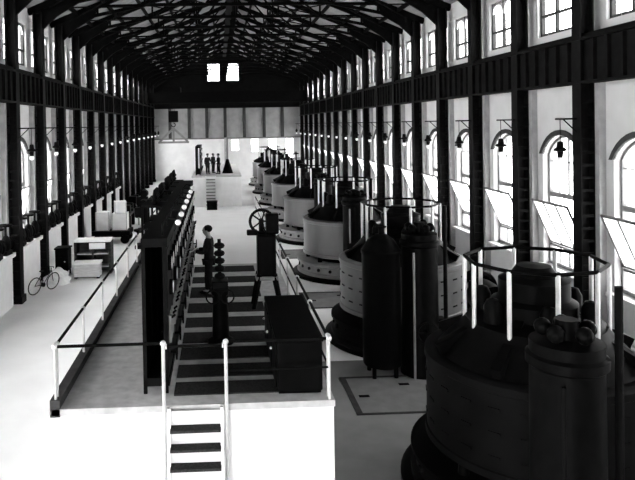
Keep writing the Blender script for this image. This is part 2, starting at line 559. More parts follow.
def make_upper(s):
    r = empty('window', (0, 0, 0), '', 'window', 'high windows, %s wall' % ('left' if s < 0 else 'right'), 'structure')
    P = lambda a, b, c: (s*(.1+c), a, b)
    f = MB()
    for a in (-UW+.05, UW-.05): f.prism([(a-.05, USILL), (a+.05, USILL), (a+.05, UTOP), (a-.05, UTOP)], .12, P)
    for b in (USILL+.05, UTOP-.05): f.prism([(-UW, b-.05), (UW, b-.05), (UW, b+.05), (-UW, b+.05)], .12, P)
    f.build('frame', M['darkframe'], r, smooth=False)
    f = MB()
    for a in (-.5, .5): f.prism([(a-.05, USILL), (a+.05, USILL), (a+.05, UTOP), (a-.05, UTOP)], .1, P)
    f.prism([(-UW, 10.3), (UW, 10.3), (UW, 10.38), (-UW, 10.38)], .1, P)
    f.build('mullion', M['darkframe'], r, smooth=False)
    f = MB()
    for c in (-.98, 0, .98):
        pts = [(c+.44*math.cos(t), 10.98+.42*math.sin(t)) for t in [PI*k/8 for k in range(9)]]
        for (a, b), (a2, b2) in zip(pts, pts[1:]):
            f.prism([(a, b), (a2, b2), (a2, UTOP), (a, UTOP)] if abs(a-a2) > 1e-4 else [(a, b), (a2, b2), (a2+.001, UTOP), (a, UTOP)], .05, P)
        f.prism([(c-.012, USILL), (c+.012, USILL), (c+.012, 11.4), (c-.012, 11.4)], .04, P)
    f.build('arched_head', M['plaster'], r, smooth=False)
    MB().prism([(-UW, USILL), (UW, USILL), (UW, UTOP), (-UW, UTOP)], .01, lambda a, b, c: (s*(.15+c), a, b)).build('glass', M['glass'], r, smooth=False)
    return r
wn = 1
for s, xi, xu, nm in ((-1, XL, XLU, 'left'), (1, XR, XRU, 'right')):
    for maker, x, kind in ((make_arched, xi, 'tall arched window'), (make_upper, xu, 'high three-light window')):
        w0 = None
        for i in range(len(col_y)-1):
            yc = (col_y[i]+col_y[i+1])/2
            lab = nth(i, 5 if s > 0 else (8 if 'arched' in kind else 7), kind, nm+' wall')
            if w0 is None:
                w0 = maker(s)
                w0.location = (x, yc, 0)
                w0['label'] = lab
                o = w0
            else: o = dup(w0, (x, yc, 0), lab)
            o.name = 'window_%d' % wn
            wn += 1
def flat_window(x0, x1, z0, z1, lab, bars):
    global wn
    r = empty('window_%d' % wn, ((x0+x1)/2, YF, z0), lab, 'window', kind='structure')
    wn += 1
    hx, hz = (x1-x0)/2, z1-z0
    MB().box(-hx, hx, .1, .2, 0, .07).box(-hx, hx, .1, .2, hz-.07, hz).box(-hx, -hx+.07, .1, .2, 0, hz).box(hx-.07, hx, .1, .2, 0, hz).build('frame', M['frame'], r, smooth=False)
    mb = MB()
    for k in range(1, bars): mb.box(-hx+2*hx*k/bars-.015, -hx+2*hx*k/bars+.015, .13, .17, 0, hz)
    mb.box(-hx, hx, .13, .17, hz/2-.015, hz/2+.015)
    mb.build('glazing_bar', M['frame'], r, smooth=False)
    MB().box(-hx, hx, .145, .155, 0, hz).build('glass', M['glass'], r, smooth=False)
flat_window(*gw[0], 'left square window high in the dark far gable', 3)
flat_window(*gw[1], 'right square window high in the dark far gable', 3)
for i, w in enumerate(wins): flat_window(*w, '%s window from the left in white far wall' % ORD[i], 2)

# ------------------------------------------------------------------ overhead crane at the far end
YC = 73.6
cr = empty('overhead_crane', (XM, YC, 9.3), 'dark travelling crane bridge spanning the far end of hall', 'crane')
for dy in (-1.2, 1.2):
    MB().box(CXL+.35-XM, CXR-.35-XM, dy-.25, dy+.25, .15, 1.35).build('bridge_girder', M['truss'], cr, smooth=False)
for x in (CXL-XM, CXR-XM):
    mb = MB().box(x-.2, x+.2, -1.6, 1.6, .2, .6)
    e = mb.build('end_carriage', M['truss'], cr, smooth=False)
    for dy in (-1.3, 1.3):
        MB().cyl((x-.08, dy, .22), (x+.08, dy, .22), .2, n=16).build('wheel', M['iron'], e)
tx = -5.1-XM
MB().box(tx-.9, tx+.9, -1.5, 1.5, 1.35, 2.0).build('trolley', M['truss'], cr, smooth=False)
MB().cyl((tx-.7, 0, 1.15), (tx+.7, 0, 1.15), .35).build('winding_drum', M['truss'], cr)
mb = MB()
for a in (-.12, .12): mb.cyl((tx+a, 0, .9), (tx+a, 0, -1.0), .03, n=6)
mb.build('hoist_rope', M['iron'], cr)
hk = MB().box(tx-.55, tx+.55, -.3, .3, -2.0, -.7).build('hook_block', M['iron'], cr, bevel=.05)
MB().path([(tx+.22*math.cos(t), 0, -2.3+.22*math.sin(t)) for t in [PI/2-k*PI*1.5/10 for k in range(11)]], .05).build('hook', M['iron'], hk)
lb = empty('lifting_spreader', (-5.1, YC, 4.89), 'triangular lifting spreader hanging from the crane hook', 'spreader')
MB().box(-1.75, 1.75, -.12, .12, 0, .22).build('beam', M['basegrey'], lb, smooth=False)
for s in (-1, 1): MB().bar((s*1.6, 0, .2), (0, 0, 1.72), .24).build('sling_bar', M['basegrey'], lb, smooth=False)
MB().bar((0, 0, .2), (0, 0, 1.72), .22).build('centre_bar', M['basegrey'], lb, smooth=False)

# ------------------------------------------------------------------ platforms
ZP = 2.6
PX0, PX1, PY0, PY1 = -2.62, 1.74, 9.8, 29.5
def platform(name, x0, x1, y0, y1, lab):
    r = empty(name, ((x0+x1)/2, y0, 0), lab, 'platform', kind='structure')
    w, l = (x1-x0)/2, y1-y0
    MB().box(-w+.02, w-.02, .02, l-.02, 0, ZP-.1).build('front_wall', M['whitepaint'], r, smooth=False)
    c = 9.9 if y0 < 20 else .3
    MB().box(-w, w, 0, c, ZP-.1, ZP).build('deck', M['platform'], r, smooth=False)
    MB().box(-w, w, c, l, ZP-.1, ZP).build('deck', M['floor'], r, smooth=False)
    return r
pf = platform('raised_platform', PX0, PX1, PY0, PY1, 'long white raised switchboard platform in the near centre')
MB().box(-(PX1-PX0)/2-.02, -(PX1-PX0)/2+.13, 0, PY1-PY0, ZP-.12, ZP+.14).build('edge_strip', M['darkframe'], pf, smooth=False)  # dark raised strip along the left platform edge
platform('raised_platform', -2.3, 1.9, 54.0, 70.0, 'white raised platform at the far end of the hall')

def railing(name, pts, z, lab, post=.022, step=1.9, skip=(), low=False):
    r = empty(name, (pts[0][0], pts[0][1], z), lab, 'railing')
    o = Vector((pts[0][0], pts[0][1], 0))
    P = [Vector((x, y, 0))-o for x, y in pts]
    h = .95
    MB().path([p+Vector((0, 0, h)) for p in P], .026).build('handrail', M['iron'], r)
    if low: MB().path([p+Vector((0, 0, .5)) for p in P], .018).build('midrail', M['iron'], r)
    for i, (a, b) in enumerate(zip(P, P[1:])):
        n = max(1, round((b-a).length/step))
        for k in range(n+(1 if i == len(P)-2 else 0)):
            if (i, k) in skip: continue
            q = a.lerp(b, k/n)
            ps = MB().cyl(q, q+Vector((0, 0, h-.02)), post, n=8).build('post', M['palemetal'], r)
            MB().ball(q+Vector((0, 0, h)), .05, n=10).build('knob', M['palemetal' if True else 'iron'], ps)
    return r
railing('guard_railing', [(PX0+.06, PY1-.1), (PX0+.06, PY0+.16)], ZP, 'dark handrail on pale posts along platform left edge')
railing('guard_railing', [(PX0+.06, PY0+.05), (-.93, PY0+.05)], ZP, 'front handrail between left platform corner and stairs', skip=((0, 1),))
railing('guard_railing', [(PX1-.08, PY0+.16), (PX1-.08, PY1-.1)], ZP, 'dark handrail on pale posts along platform right edge', low=True)
railing('guard_railing', [(.09, PY0+.05), (PX1-.08, PY0+.05)], ZP, 'front handrail between stairs and right platform corner', low=True, skip=((0, 0),))
ch = empty('guard_bar', (-.42, PY0-.1, ZP+.95), 'dark removable bar across the head of near stairs', 'bar')
MB().cyl((-.44, 0, 0), (.44, 0, 0), .024).build('bar', M['iron'], ch)
for x in (-.43, .43): MB().cyl((x-.012, 0, 0), (x+.012, 0, 0), .04).build('end_collar', M['palemetal'], ch)

def stairs(x, y, lab):
    r = empty('platform_stairs', (x, y, 0), lab, 'stairs')
    n = 10
    run, rise = .06, ZP/(n+.0)
    for s in (-1, 1):
        MB().bar((s*.4, -.08-run*(n-.5), 0), (s*.4, -.08, ZP), .05, .12).build('stringer', M['whitepaint'], r, smooth=False)
    for k in range(1, n):
        z = ZP-k*rise
        yy = -.08-run*k
        MB().box(-.38, .38, yy-.15, yy+.05, z-.04, z).build('tread', M['mat'], r, smooth=False)
        MB().box(-.38, .38, yy+.05, yy+.07, z-.04, z+rise-.05).build('riser', M['whitepaint'], r, smooth=False)
    return r
st = stairs(-.42, PY0, 'steep white stairs with dark treads at platform front')
dup(st, (-.7, 54.0, 0), 'small far stairs with dark treads climbing the distant platform')
for s, nm in ((-1, 'left'), (1, 'right')):
    x = -.42+s*.475
    r = empty('stair_handrail', (x, PY0-.1, 0), 'pale vertical grab pole on the %s side of near stairs' % nm, 'handrail')
    MB().cyl((0, 0, 0), (0, 0, ZP+.98), .028, n=10).build('pole', M['palemetal'], r)
    MB().ball((0, 0, ZP+1.0), .045).build('cap', M['palemetal'], r)

# dark strips laid across the platform deck
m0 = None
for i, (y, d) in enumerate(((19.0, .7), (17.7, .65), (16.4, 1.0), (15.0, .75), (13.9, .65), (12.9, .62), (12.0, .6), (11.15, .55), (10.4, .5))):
    o = MB().box(-.78, 1.0, -d/2, d/2, 0, .02).build('floor_strip', M['mat'], smooth=False)
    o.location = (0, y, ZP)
    tag(o, '%s dark strip from the back across platform floor' % ORD[i], 'mat', 'dark strips on the platform')

# switchboard: panels standing in a row along the left of the platform
def make_panel():
    r = empty('switchboard_panel', (0, 0, 0), '', 'switchboard', 'switchboard panels on the near platform')
    MB().box(.10, .16, -.44, .44, .25, 2.3).build('slate_slab', M['slate'], r, bevel=.01)
    f = MB()
    for y in (-.46, .46):
        for x in (-.22, .12): f.box(x-.03, x+.03, y-.03, y+.03, 0, 2.42)
    f.box(-.25, .17, -.49, .49, 2.36, 2.5).box(-.25, .17, -.49, .49, .12, .25)
    f.build('frame', M['iron'], r, smooth=False)
    MB().box(-.25, -.2, -.44, .44, .2, 2.4).build('back_screen', M['iron'], r, smooth=False)
    for y, z in ((-.2, 2.05), (.2, 2.05), (0, 1.6)):
        g = MB().cyl((.16, y, z), (.22, y, z), .13, n=20).build('gauge', M['iron'], r)
        MB().cyl((.218, y, z), (.224, y, z), .1, n=20).build('dial', M['dial'], g)
    for y in (-.25, 0, .25):
        s = MB().box(.16, .2, y-.04, y+.04, .75, 1.2).build('knife_switch', M['basegrey'], r, smooth=False)
        MB().cyl((.2, y, 1.15), (.26, y, 1.2), .02, n=8).build('handle', M['iron'], s)
    MB().torus(.12, .015, (.26, 0, .5), RY(PI/2), n=20, m=6).cyl((.16, 0, .5), (.27, 0, .5), .02).build('handwheel', M['iron'], r)
    return r
pn = None
NP = 11
for i in range(NP):
    y = 10.75+i*.98
    lab = '%s dark slate switchboard panel from the near end of row' % ORD[i]
    if pn is None:
        pn = make_panel()
        pn.location = (-1.02, y, ZP)
        pn['label'] = lab
    else: dup(pn, (-1.02, y, ZP), lab)
def make_globe():
    r = empty('bracket_lamp', (0, 0, 0), '', 'lamp', 'globe lamps along the switchboard top')
    MB().path([(0, 0, 0), (0, 0, .18), (.1, 0, .28), (.24, 0, .26)], .015).build('arm', M['iron'], r)
    MB().ball((.26, 0, .2), .05).build('globe', M['porcelain'], r)
    return r
gl = None
for i in range(7):
    y = 10.6+i*.98
    lab = '%s white globe lamp from the near end above switchboard' % ORD[i]
    if gl is None:
        gl = make_globe()
        gl.location = (-.95, y, ZP+2.5)
        gl['label'] = lab
    else: dup(gl, (-.95, y, ZP+2.5), lab)
# apparatus row behind the switchboard
def make_rack():
    r = empty('switch_rack', (0, 0, 0), '', 'switch rack', 'switch racks behind the switchboard')
    f = MB()
    for x in (-.3, .3):
        for y in (-.5, .5): f.box(x-.03, x+.03, y-.03, y+.03, 0, 2.3)
    for z in (.3, 1.0, 1.7, 2.25): f.box(-.32, .32, -.52, .52, z, z+.05)
    f.build('frame', M['iron'], r, smooth=False)
    for z in (.35, 1.05):
        for y in (-.25, .25): MB().lathe([(.001, 0), (.18, 0), (.2, .1), (.2, .42), (.12, .52), (.001, .52)], (0, y, z), 16).build('oil_switch', M['machine'], r)
    for y in (-.3, 0, .3):
        MB().lathe([(.001, 0), (.05, 0), (.09, .08), (.05, .13), (.09, .2), (.05, .26), (.03, .38), (.001, .4)], (0, y, 2.3), 12).build('insulator', M['machine'], r)
    return r
rk = None
for i, y in enumerate((16.6, 18.0, 20.4, 21.8, 23.2)):
    lab = '%s dark switch rack from the front behind the switchboard' % ORD[i]
    if rk is None:
        rk = make_rack()
        rk.location = (-1.64, y, ZP)
        rk['label'] = lab
    else: dup(rk, (-1.64, y, ZP), lab)
gp = empty('post_lamp', (-1.75, 19.2, ZP), 'pale oval globe lamp on a post amid dark switch racks', 'lamp')
MB().cyl((0, 0, 0), (0, 0, 1.85), .03).build('post', M['iron'], gp)
MB().ball((0, 0, 2.05), .15, sq=(1, 1, 1.35)).build('globe', M['porcelain'], gp)
# far switchboard
fs = None
for i in range(6):
    lab = '%s dark panel from the front of the far platform switchboard' % ORD[i]
    c = dup(pn, (-1.72, 54.9+i*.98, ZP), lab)
    c['group'] = 'switchboard panels on the far platform'

# control pedestals on the platform
def pedestal(loc, lab, hw_, rz=0, knob=True):
    r = empty('control_pedestal', loc, lab, 'pedestal', rz=rz)
    MB().lathe([(.001, 0), (.26, 0), (.26, .06), (.17, .12), (.15, .9), (.18, 1.0), (.18, 1.1), (.001, 1.1)], n=20).build('column', M['machine'], r)
    MB().box(-.2, .2, -.16, .16, 1.1, 1.25).build('table', M['machine'], r, bevel=.02)
    k = MB()
    for j in range(5): k.lathe([(.02, 0), (.09, .03), (.11, .07), (.09, .11), (.02, .14)], (0, 0, 1.25+j*.15), 14)
    k.cyl((0, 0, 1.2), (0, 0, 2.05), .035)
    k.build('insulator_stack', M['iron'], r)
    for y in (-.14, .14): MB().torus(.13, .016, (.17, y, .95), RY(PI/2), n=20, m=6).cyl((.05, y, .95), (.2, y, .95), .02).build('handwheel', M['iron'], r)
    return r
pedestal((-.02, 12.6, ZP), 'dark control pedestal with knobbed column in front of standing man', 0, rz=-PI/2)
r = empty('control_stand', (1.08, 15.0, ZP), 'dark splay-legged control stand with large wheel by right railing', 'control stand')
MB().box(-.22, .22, -.2, .2, .75, 1.72).build('case', M['machine'], r, bevel=.04)
for x in (-.17, .17):
    for y in (-.15, .15): MB().cyl((x, y, .8), (x*1.9, y*1.6, 0), .07, .05, n=8).build('leg', M['machine'], r)
MB().box(-.26, .26, -.22, .22, .66, .75).build('apron', M['basegrey'], r, bevel=.01)
k = MB().torus(.27, .035, (-.1, -.02, 2.02), RX(PI/2), n=28)
for a in range(5): k.cyl((-.1, -.02, 2.02), (-.1+.27*math.cos(a*2*PI/5), -.02, 2.02+.27*math.sin(a*2*PI/5)), .02, n=6)
k.cyl((-.1, -.05, 2.02), (-.1, .12, 2.02), .06).cyl((-.1, .1, 1.7), (-.1, .1, 2.05), .06)
k.build('handwheel', M['machine'], r)
MB().box(.0, .3, -.1, .15, 1.72, 2.2).build('relay_box', M['machine'], r, bevel=.03)
MB().box(-.45, -.2, -.08, .08, 1.7, 1.82).build('lever_arm', M['machine'], r, bevel=.02)
# low dark cabinet
r = empty('low_cabinet', (1.23, 11.0, ZP), 'low black cabinet at the right front corner of platform', 'cabinet')
MB().box(-.36, .36, -.95, 1.6, .05, .84).build('body', M['machine'], r, bevel=.02)
MB().box(-.38, .38, -.98, 1.62, .84, .9).build('top', M['machine'], r, bevel=.01)
for i, y in enumerate((-.5, .35, 1.15)):
    d = MB().box(-.385, -.36, y-.38, y+.38, .1, .8).build('door', M['machine'], r, bevel=.01)
    MB().ball((-.4, y+.28, .5), .025).build('knob', M['palemetal'], d)
MB().box(-.34, .34, -.9, 1.55, 0, .05).build('plinth', M['machine'], r)

# ------------------------------------------------------------------ generators
GX = 5.8
GY = [11.6, 20.3, 29.2, 38.0, 46.8, 55.6, 64.4, 72.8]
def make_gen():
    r = empty('generator', (0, 0, 0), '', 'generator', 'vertical generators in a row')
    MB().lathe([(.001, 0), (2.45, 0), (2.45, .14), (2.38, .18), (.001, .18)], n=64).build('base_flange', M['machine'], r)
    b = MB().lathe([(1.5, .18), (2.25, .18), (2.25, .3), (2.15, .34), (2.15, .62), (2.25, .66), (2.25, .74), (1.5, .74)], n=64).build('bed_ring', M['basegrey'], r)
    for k in range(24):
        q = 2*PI*k/24
        c = Vector((math.cos(q), math.sin(q), 0))
        MB().cyl(c*2.12+Vector((0, 0, .48)), c*2.2+Vector((0, 0, .48)), .07, n=10).build('port', M['iron'], b)
    MB().lathe([(.001, .5), (1.2, .5), (1.2, 1.1), (.001, 1.1)], n=40).build('armature_core', M['machine'], r)
    for k in range(8):
        q = 2*PI*(k+.5)/8
        c = Vector((math.cos(q), math.sin(q), 0))
        MB().cyl(c*1.75+Vector((0, 0, .74)), c*1.75+Vector((0, 0, .98)), .1, .08, n=12).build('pillar', M['machine'], r)
    d = MB().lathe([(1.3, .97), (1.9, .97), (1.97, 1.0), (1.97, 1.12), (1.94, 1.14), (1.94, 2.42), (1.97, 2.44), (1.97, 2.56), (1.9, 2.6), (1.7, 2.6), (1.3, 2.52)], n=80).build('field_drum', M['drum'], r)
    v = MB()
    for z in (1.37, 1.77, 2.17):
        for k in range(24):
            q = 2*PI*k/24
            R3 = RZ(q)
            v.add([R3 @ Vector(p) for p in ((1.93, -.1, z-.02), (1.955, -.1, z-.02), (1.955, .1, z-.02), (1.93, .1, z-.02), (1.93, -.1, z+.02), (1.955, -.1, z+.02), (1.955, .1, z+.02), (1.93, .1, z+.02))],
                  [(3, 2, 1, 0), (4, 5, 6, 7), (0, 1, 5, 4), (1, 2, 6, 5), (2, 3, 7, 6), (3, 0, 4, 7)])
    v.build('vent_grille', M['iron'], d, smooth=False)
    MB().lathe([(1.75, 2.58), (1.6, 2.74), (1.35, 3.0), (1.2, 3.2), (.7, 3.3), (.001, 3.32)], n=64).build('top_cover', M['machine'], r)
    for k in range(8):
        q = 2*PI*k/8
        c = Vector((math.cos(q), math.sin(q), 0))
        MB().bar(c*.5+Vector((0, 0, 3.35)), c*1.82+Vector((0, 0, 2.7)), .16, .2).build('spider_arm', M['machine'], r, smooth=False)
    MB().lathe([(.75, 3.28), (.75, 3.55), (.62, 3.62), (.62, 3.95), (.42, 4.02), (.3, 4.2), (.001, 4.22)], n=32).build('top_bearing', M['machine'], r)
    for k in range(6):
        q = 2*PI*(k+.3)/6
        c = Vector((math.cos(q), math.sin(q), 0))
        MB().lathe([(.001, 0), (.16, 0), (.16, .3), (.1, .42), (.001, .45)], tuple(c*.95+Vector((0, 0, 3.25))), 12).build('brush_box', M['machine'], r)
    n = 10
    P = [Vector((1.22*math.cos(2*PI*(k+.25)/n), 1.22*math.sin(2*PI*(k+.25)/n), 0)) for k in range(n)]
    for z in (4.3,):
        MB().path([p+Vector((0, 0, z)) for p in P+P[:1]], .035).build('guard_rail', M['machine'], r)
    for p in P:
        MB().cyl(p+Vector((0, 0, 3.1)), p+Vector((0, 0, 4.3)), .04, n=10).build('rail_post', M['palemetal'], r)
    return r
g0 = None
glab = ['nearest huge dark drum generator at the right front', 'second generator with pale vented drum side beside floor hatch']+['%s drum generator from the camera along the row' % ORD[i] for i in range(2, 8)]
for i, y in enumerate(GY):
    if g0 is None:
        g0 = make_gen()
        g0.location = (GX, y, 0)
        g0['label'] = glab[i]
    else: dup(g0, (GX, y, 0), glab[i], rz=.13*i)
gens = sorted([o for o in COL.objects if o.get('category') == 'generator'], key=lambda o: o.location.y)
for g_, keys in ((gens[0], ('bed_ring', 'field_drum')), (gens[1], ('bed_ring', 'field_drum'))):
    for ch in g_.children:
        if ch.name.split('.')[0] in keys:
            ch.material_slots[0].link = 'OBJECT'
            ch.material_slots[0].material = M['drummid'] if (g_ is gens[1] and 'drum' in ch.name) else M['drumdark']
for g_ in gens[2:]:
    for ch in g_.children_recursive:
        if 'vent' in ch.name: D.objects.remove(ch)
# governor towers in front of each
def make_gov():
    r = empty('governor_tower', (0, 0, 0), '', 'governor', 'dark governor towers beside the generators')
    MB().lathe([(.001, 0), (.54, 0), (.54, .1), (.5, .16), (.48, 3.5), (.53, 3.54), (.53, 3.66), (.48, 3.7), (.48, 3.85), (.001, 3.9)], n=32).build('tower', M['machine'], r)
    m = MB()
    for q in range(5):
        a = 2*PI*q/5
        m.ball((.3*math.cos(a), .3*math.sin(a), 4.0), .12, n=10)
    m.cyl((0, 0, 3.8), (0, 0, 4.15), .15)
    m.build('governor_head', M['machine'], r)
    MB().cyl((.68, -.1, 0), (.68, -.1, 4.6), .055, n=10).build('vertical_shaft', M['iron'], r)
    MB().cyl((-.3, -.47, 0), (-.3, -.47, 3.4), .03, n=10).build('pipe', M['basegrey'], r)
    MB().torus(.28, .03, (0, -.66, 1.3), RX(PI/2), n=24, m=6).cyl((0, -.48, 1.3), (0, -.68, 1.3), .04).bar((-.27, -.66, 1.3), (.27, -.66, 1.3), .03).bar((0, -.66, 1.03), (0, -.66, 1.57), .03).build('handwheel', M['iron'], r)
    MB().box(.4, .7, -.2, .2, .9, 1.5).build('gear_case', M['machine'], r, bevel=.03)
    return r
v0 = None
vx = [4.74, 5.45, 5.57, 5.7, 5.7, 5.7, 5.7, 5.7]
for i, y in enumerate(GY):
    lab = '%s tall black governor tower from the camera, before its generator' % ORD[i]
    if v0 is None:
        v0 = make_gov()
        v0['label'] = lab
        v0.location = (vx[i], y-3.02, 0)
    else: dup(v0, (vx[i], y-3.02, 0), lab)

r = empty('oil_tank', (4.38, 17.25, 0), 'tall black domed oil tank left of the second governor tower', 'tank')
MB().lathe([(.001, .3), (.5, .3), (.52, .34), (.52, 3.3), (.54, 3.34), (.54, 3.42), (.5, 3.46), (.36, 3.7), (.16, 3.84), (.001, 3.86)], n=32).build('shell', M['machine'], r)
for k in range(4):
    a = PI/4+k*PI/2
    MB().cyl((.42*math.cos(a), .42*math.sin(a), 0), (.42*math.cos(a), .42*math.sin(a), .35), .06, n=10).build('leg', M['machine'], r)
MB().cyl((0, 0, 3.8), (0, 0, 4.05), .07).torus(.14, .02, (0, 0, 4.05), n=18, m=6).build('filler_valve', M['iron'], r)
for o in COL.objects:
    if o.parent is v0 and o.name.startswith('pipe'):
        o.material_slots[0].link = 'OBJECT'
        o.material_slots[0].material = M['iron']
# floor hatches between generators
def make_hatch():
    r = empty('floor_hatch', (0, 0, 0), '', 'hatch', 'floor hatches between generators')
    MB().box(-1.45, 1.55, -1.05, 1.05, 0, .012).build('cover_plate', M['hatch'], r, smooth=False)
    MB().box(-1.6, -1.45, -1.12, 1.12, 0, .03).box(-1.6, 1.6, 1.05, 1.12, 0, .03).box(-1.6, 1.6, -1.12, -1.05, 0, .03).build('frame', M['darkframe'], r, smooth=False)
    for x, y in ((-1.2, -.1), (.0, .55), (.55, -.1), (.55, -.6), (.9, .2)):
        MB().box(x-.13, x+.13, y-.05, y+.05, .012, .03).build('lifting_ring', M['iron'], r, smooth=False)
    return r
h0 = None
for i, y in enumerate((15.95, 24.7, 33.6, 42.4, 51.2)):
    lab = '%s flush steel floor hatch from the camera, between generators' % ORD[i]
    if h0 is None:
        h0 = make_hatch()
        h0.location = (4.75, y, 0)
        h0['label'] = lab
    else: dup(h0, (4.75, y, 0), lab)
# wall side pumps
def make_pump():
    r = empty('pump_set', (0, 0, 0), '', 'pump', 'dark pump sets by the right wall')
    MB().box(-.6, .6, -1.1, 1.1, 0, .22).build('bedplate', M['machine'], r, bevel=.03)
    MB().cyl((0, -.9, .85), (0, .2, .85), .55, n=28).build('motor', M['machine'], r)
    MB().torus(.6, .16, (0, .6, .9), RX(PI/2), n=28).build('pump_casing', M['machine'], r)
    MB().cyl((0, .1, .85), (0, .9, .85), .08).build('coupling_shaft', M['basegrey'], r)
    MB().cyl((0, .6, 1.4), (0, .6, 1.75), .12).ball((0, .6, 1.9), .26).build('air_vessel', M['machine'], r)
    for y in (-.7, 0): MB().box(-.5, .5, y-.08, y+.08, .2, .5).build('foot', M['machine'], r)
    return r
p0 = None
for i, y in enumerate((18.0, 21.6, 27.2, 35.0)):
    lab = '%s dark motor pump set from the camera by right wall' % ORD[i]
    if p0 is None:
        p0 = make_pump()
        p0.location = (9.05, y, 0)
        p0['label'] = lab
    else: dup(p0, (9.05, y, 0), lab)

# ------------------------------------------------------------------ lamps on the columns
def make_lamp(s):
    r = empty('arc_lamp', (0, 0, 0), '', 'lamp', 'hanging lamps along the %s columns' % ('left' if s < 0 else 'right'))
    MB().cyl((s*.02, 0, 1.15), (-s*.62, 0, 1.15), .025, n=8).cyl((s*.02, 0, .75), (-s*.4, 0, 1.15), .018, n=6).build('bracket_arm', M['iron'], r)
    MB().cyl((-s*.48, 0, 1.15), (-s*.48, 0, .5), .012, n=6).build('cord', M['iron'], r)
    MB().lathe([(.001, .52), (.08, .5), (.1, .34), (.17, .3), (.17, .24), (.09, .22), (.07, .05), (.001, .05)], (-s*.48, 0, 0), 16).build('lamp_housing', M['iron'], r)
    MB().lathe([(.001, -.13), (.06, -.11), (.095, -.04), (.085, .03), (.06, .06)], (-s*.48, 0, 0), 16).build('globe', M['globe'], r)
    return r
for s, cx, nm in ((-1, CXL, 'left'), (1, CXR, 'right')):
    l0 = None
    j = 0
    for i, y in enumerate(col_y):
        if i < 6 or (s < 0 and i < 8): continue
        lab = '%s hanging arc lamp from the near end, %s columns' % (ORD[j], nm)
        j += 1
        loc = (cx-s*.2, y, 5.75)
        if l0 is None:
            l0 = make_lamp(s)
            l0.location = loc
            l0['label'] = lab
        else: dup(l0, loc, lab)

# ------------------------------------------------------------------ left side of the hall
# dark valve gear on the window ledges
for i in range(7, 15):
    yc = (col_y[i]+col_y[i+1])/2
    tag(MB().box(XL, XL+.52, yc-1.45, yc+1.45, 1.95, 2.1).box(XL, XL+.38, yc-1.45, yc+1.45, 0, 1.95).build('trim_dado_left', M['whitepaint'], smooth=False),
        '%s white panelled ledge below left windows from the near end' % ORD[i-7], 'ledge', 'left dado ledges', 'structure')
def make_valve():
    r = empty('valve_gear', (0, 0, 0), '', 'valve', 'dark valve gear on the left ledges')
    MB().ball((0, 0, .28), .26, sq=(.7, 1.1, 1)).box(-.15, .15, -.3, .3, 0, .12).build('body', M['machine'], r)
    MB().cyl((0, -.5, .25), (0, .5, .25), .12, n=14).cyl((0, -.5, .25), (0, -.44, .25), .2, n=14).cyl((0, .44, .25), (0, .5, .25), .2, n=14).build('flanged_pipe', M['machine'], r)
    MB().cyl((0, 0, .4), (0, 0, .8), .05).build('stem', M['machine'], r)
    MB().torus(.24, .035, (0, 0, .8), n=20, m=6).bar((-.24, 0, .8), (.24, 0, .8), .04).bar((0, -.24, .8), (0, .24, .8), .04).build('handwheel', M['machine'], r)
    return r
q0 = None
j = 0
for i in range(7, 15):
    yc = (col_y[i]+col_y[i+1])/2
    for dy, w in ((-.95, 'nearest'), (0, 'middle'), (.95, 'farthest')):
        lab = '%s of three dark valves on the %s left window ledge' % (w, ORD[i-7])
        loc = (XL+.31, yc+dy, 2.1)
        if q0 is None:
            q0 = make_valve()
            q0.location = loc
            q0.scale = (.95, .84, 1.4)
            q0['label'] = lab
        else: dup(q0, loc, lab, rz=.12*math.sin(j*2.3))
        j += 1
# bicycle
b = empty('bicycle', (-7.42, 27.1, 0), 'bicycle standing before the white ledge at far left', 'bicycle', rz=1.05)
lean = RX(math.radians(8))
for x, nm in ((-.52, 'rear'), (.52, 'front')):
    w = MB().torus(.35, .022, (x, 0, .37), lean @ RX(PI/2), n=36, m=8).build('wheel', M['rubber'], b)
    sp = MB()
    for k in range(14):
        a = 2*PI*k/14
        d = lean @ Vector((math.cos(a)*.34, 0, math.sin(a)*.34))
        sp.cyl(Vector((x, 0, .37)), Vector((x, 0, .37))+d, .004, n=4)
    sp.build('spokes', M['palemetal'], w)
def L(x, z): 
    v = lean @ Vector((x, 0, z-.37))
    return Vector((v.x, v.y, v.z+.37))
MB().path([L(-.52, .37), L(-.18, .82), L(.38, .86), L(-.05, .33), L(-.52, .37)], .016).path([L(-.05, .33), L(-.2, .92)], .016).path([L(.35, .98), L(.52, .37)], .016).build('frame', M['iron'], b)
MB().ball(L(-.2, .95), .1, sq=(1.3, .7, .4)).build('saddle', M['darkwood'], b)
hb = L(.34, .99)
MB().path([hb+Vector((-.1, -.24, .02)), hb+Vector((.04, -.1, .03)), hb+Vector((.04, .1, .03)), hb+Vector((-.1, .24, .02))], .014).build('handlebar', M['iron'], b)
MB().cyl(L(-.05, .33)+Vector((0, -.05, 0)), L(-.05, .33)+Vector((0, .05, 0)), .09, n=16).build('crank', M['iron'], b)
# stove like dark box
r = empty('iron_stove', (-7.35, 30.2, 0), 'black iron box stove beside a column, behind the bicycle', 'stove')
MB().box(-.3, .3, -.35, .35, .25, 1.25).build('body', M['machine'], r, bevel=.03)
for x in (-.24, .24):
    for y in (-.28, .28): MB().cyl((x, y, 0), (x, y, .26), .04, n=8).build('leg', M['machine'], r)
MB().box(-.34, .34, -.38, .38, 1.25, 1.32).build('top_plate', M['machine'], r, bevel=.01)
d = MB().box(-.2, .2, -.375, -.35, .5, .9).build('door', M['iron'], r, bevel=.01)
MB().ball((.15, -.39, .7), .03).build('knob', M['palemetal'], d)
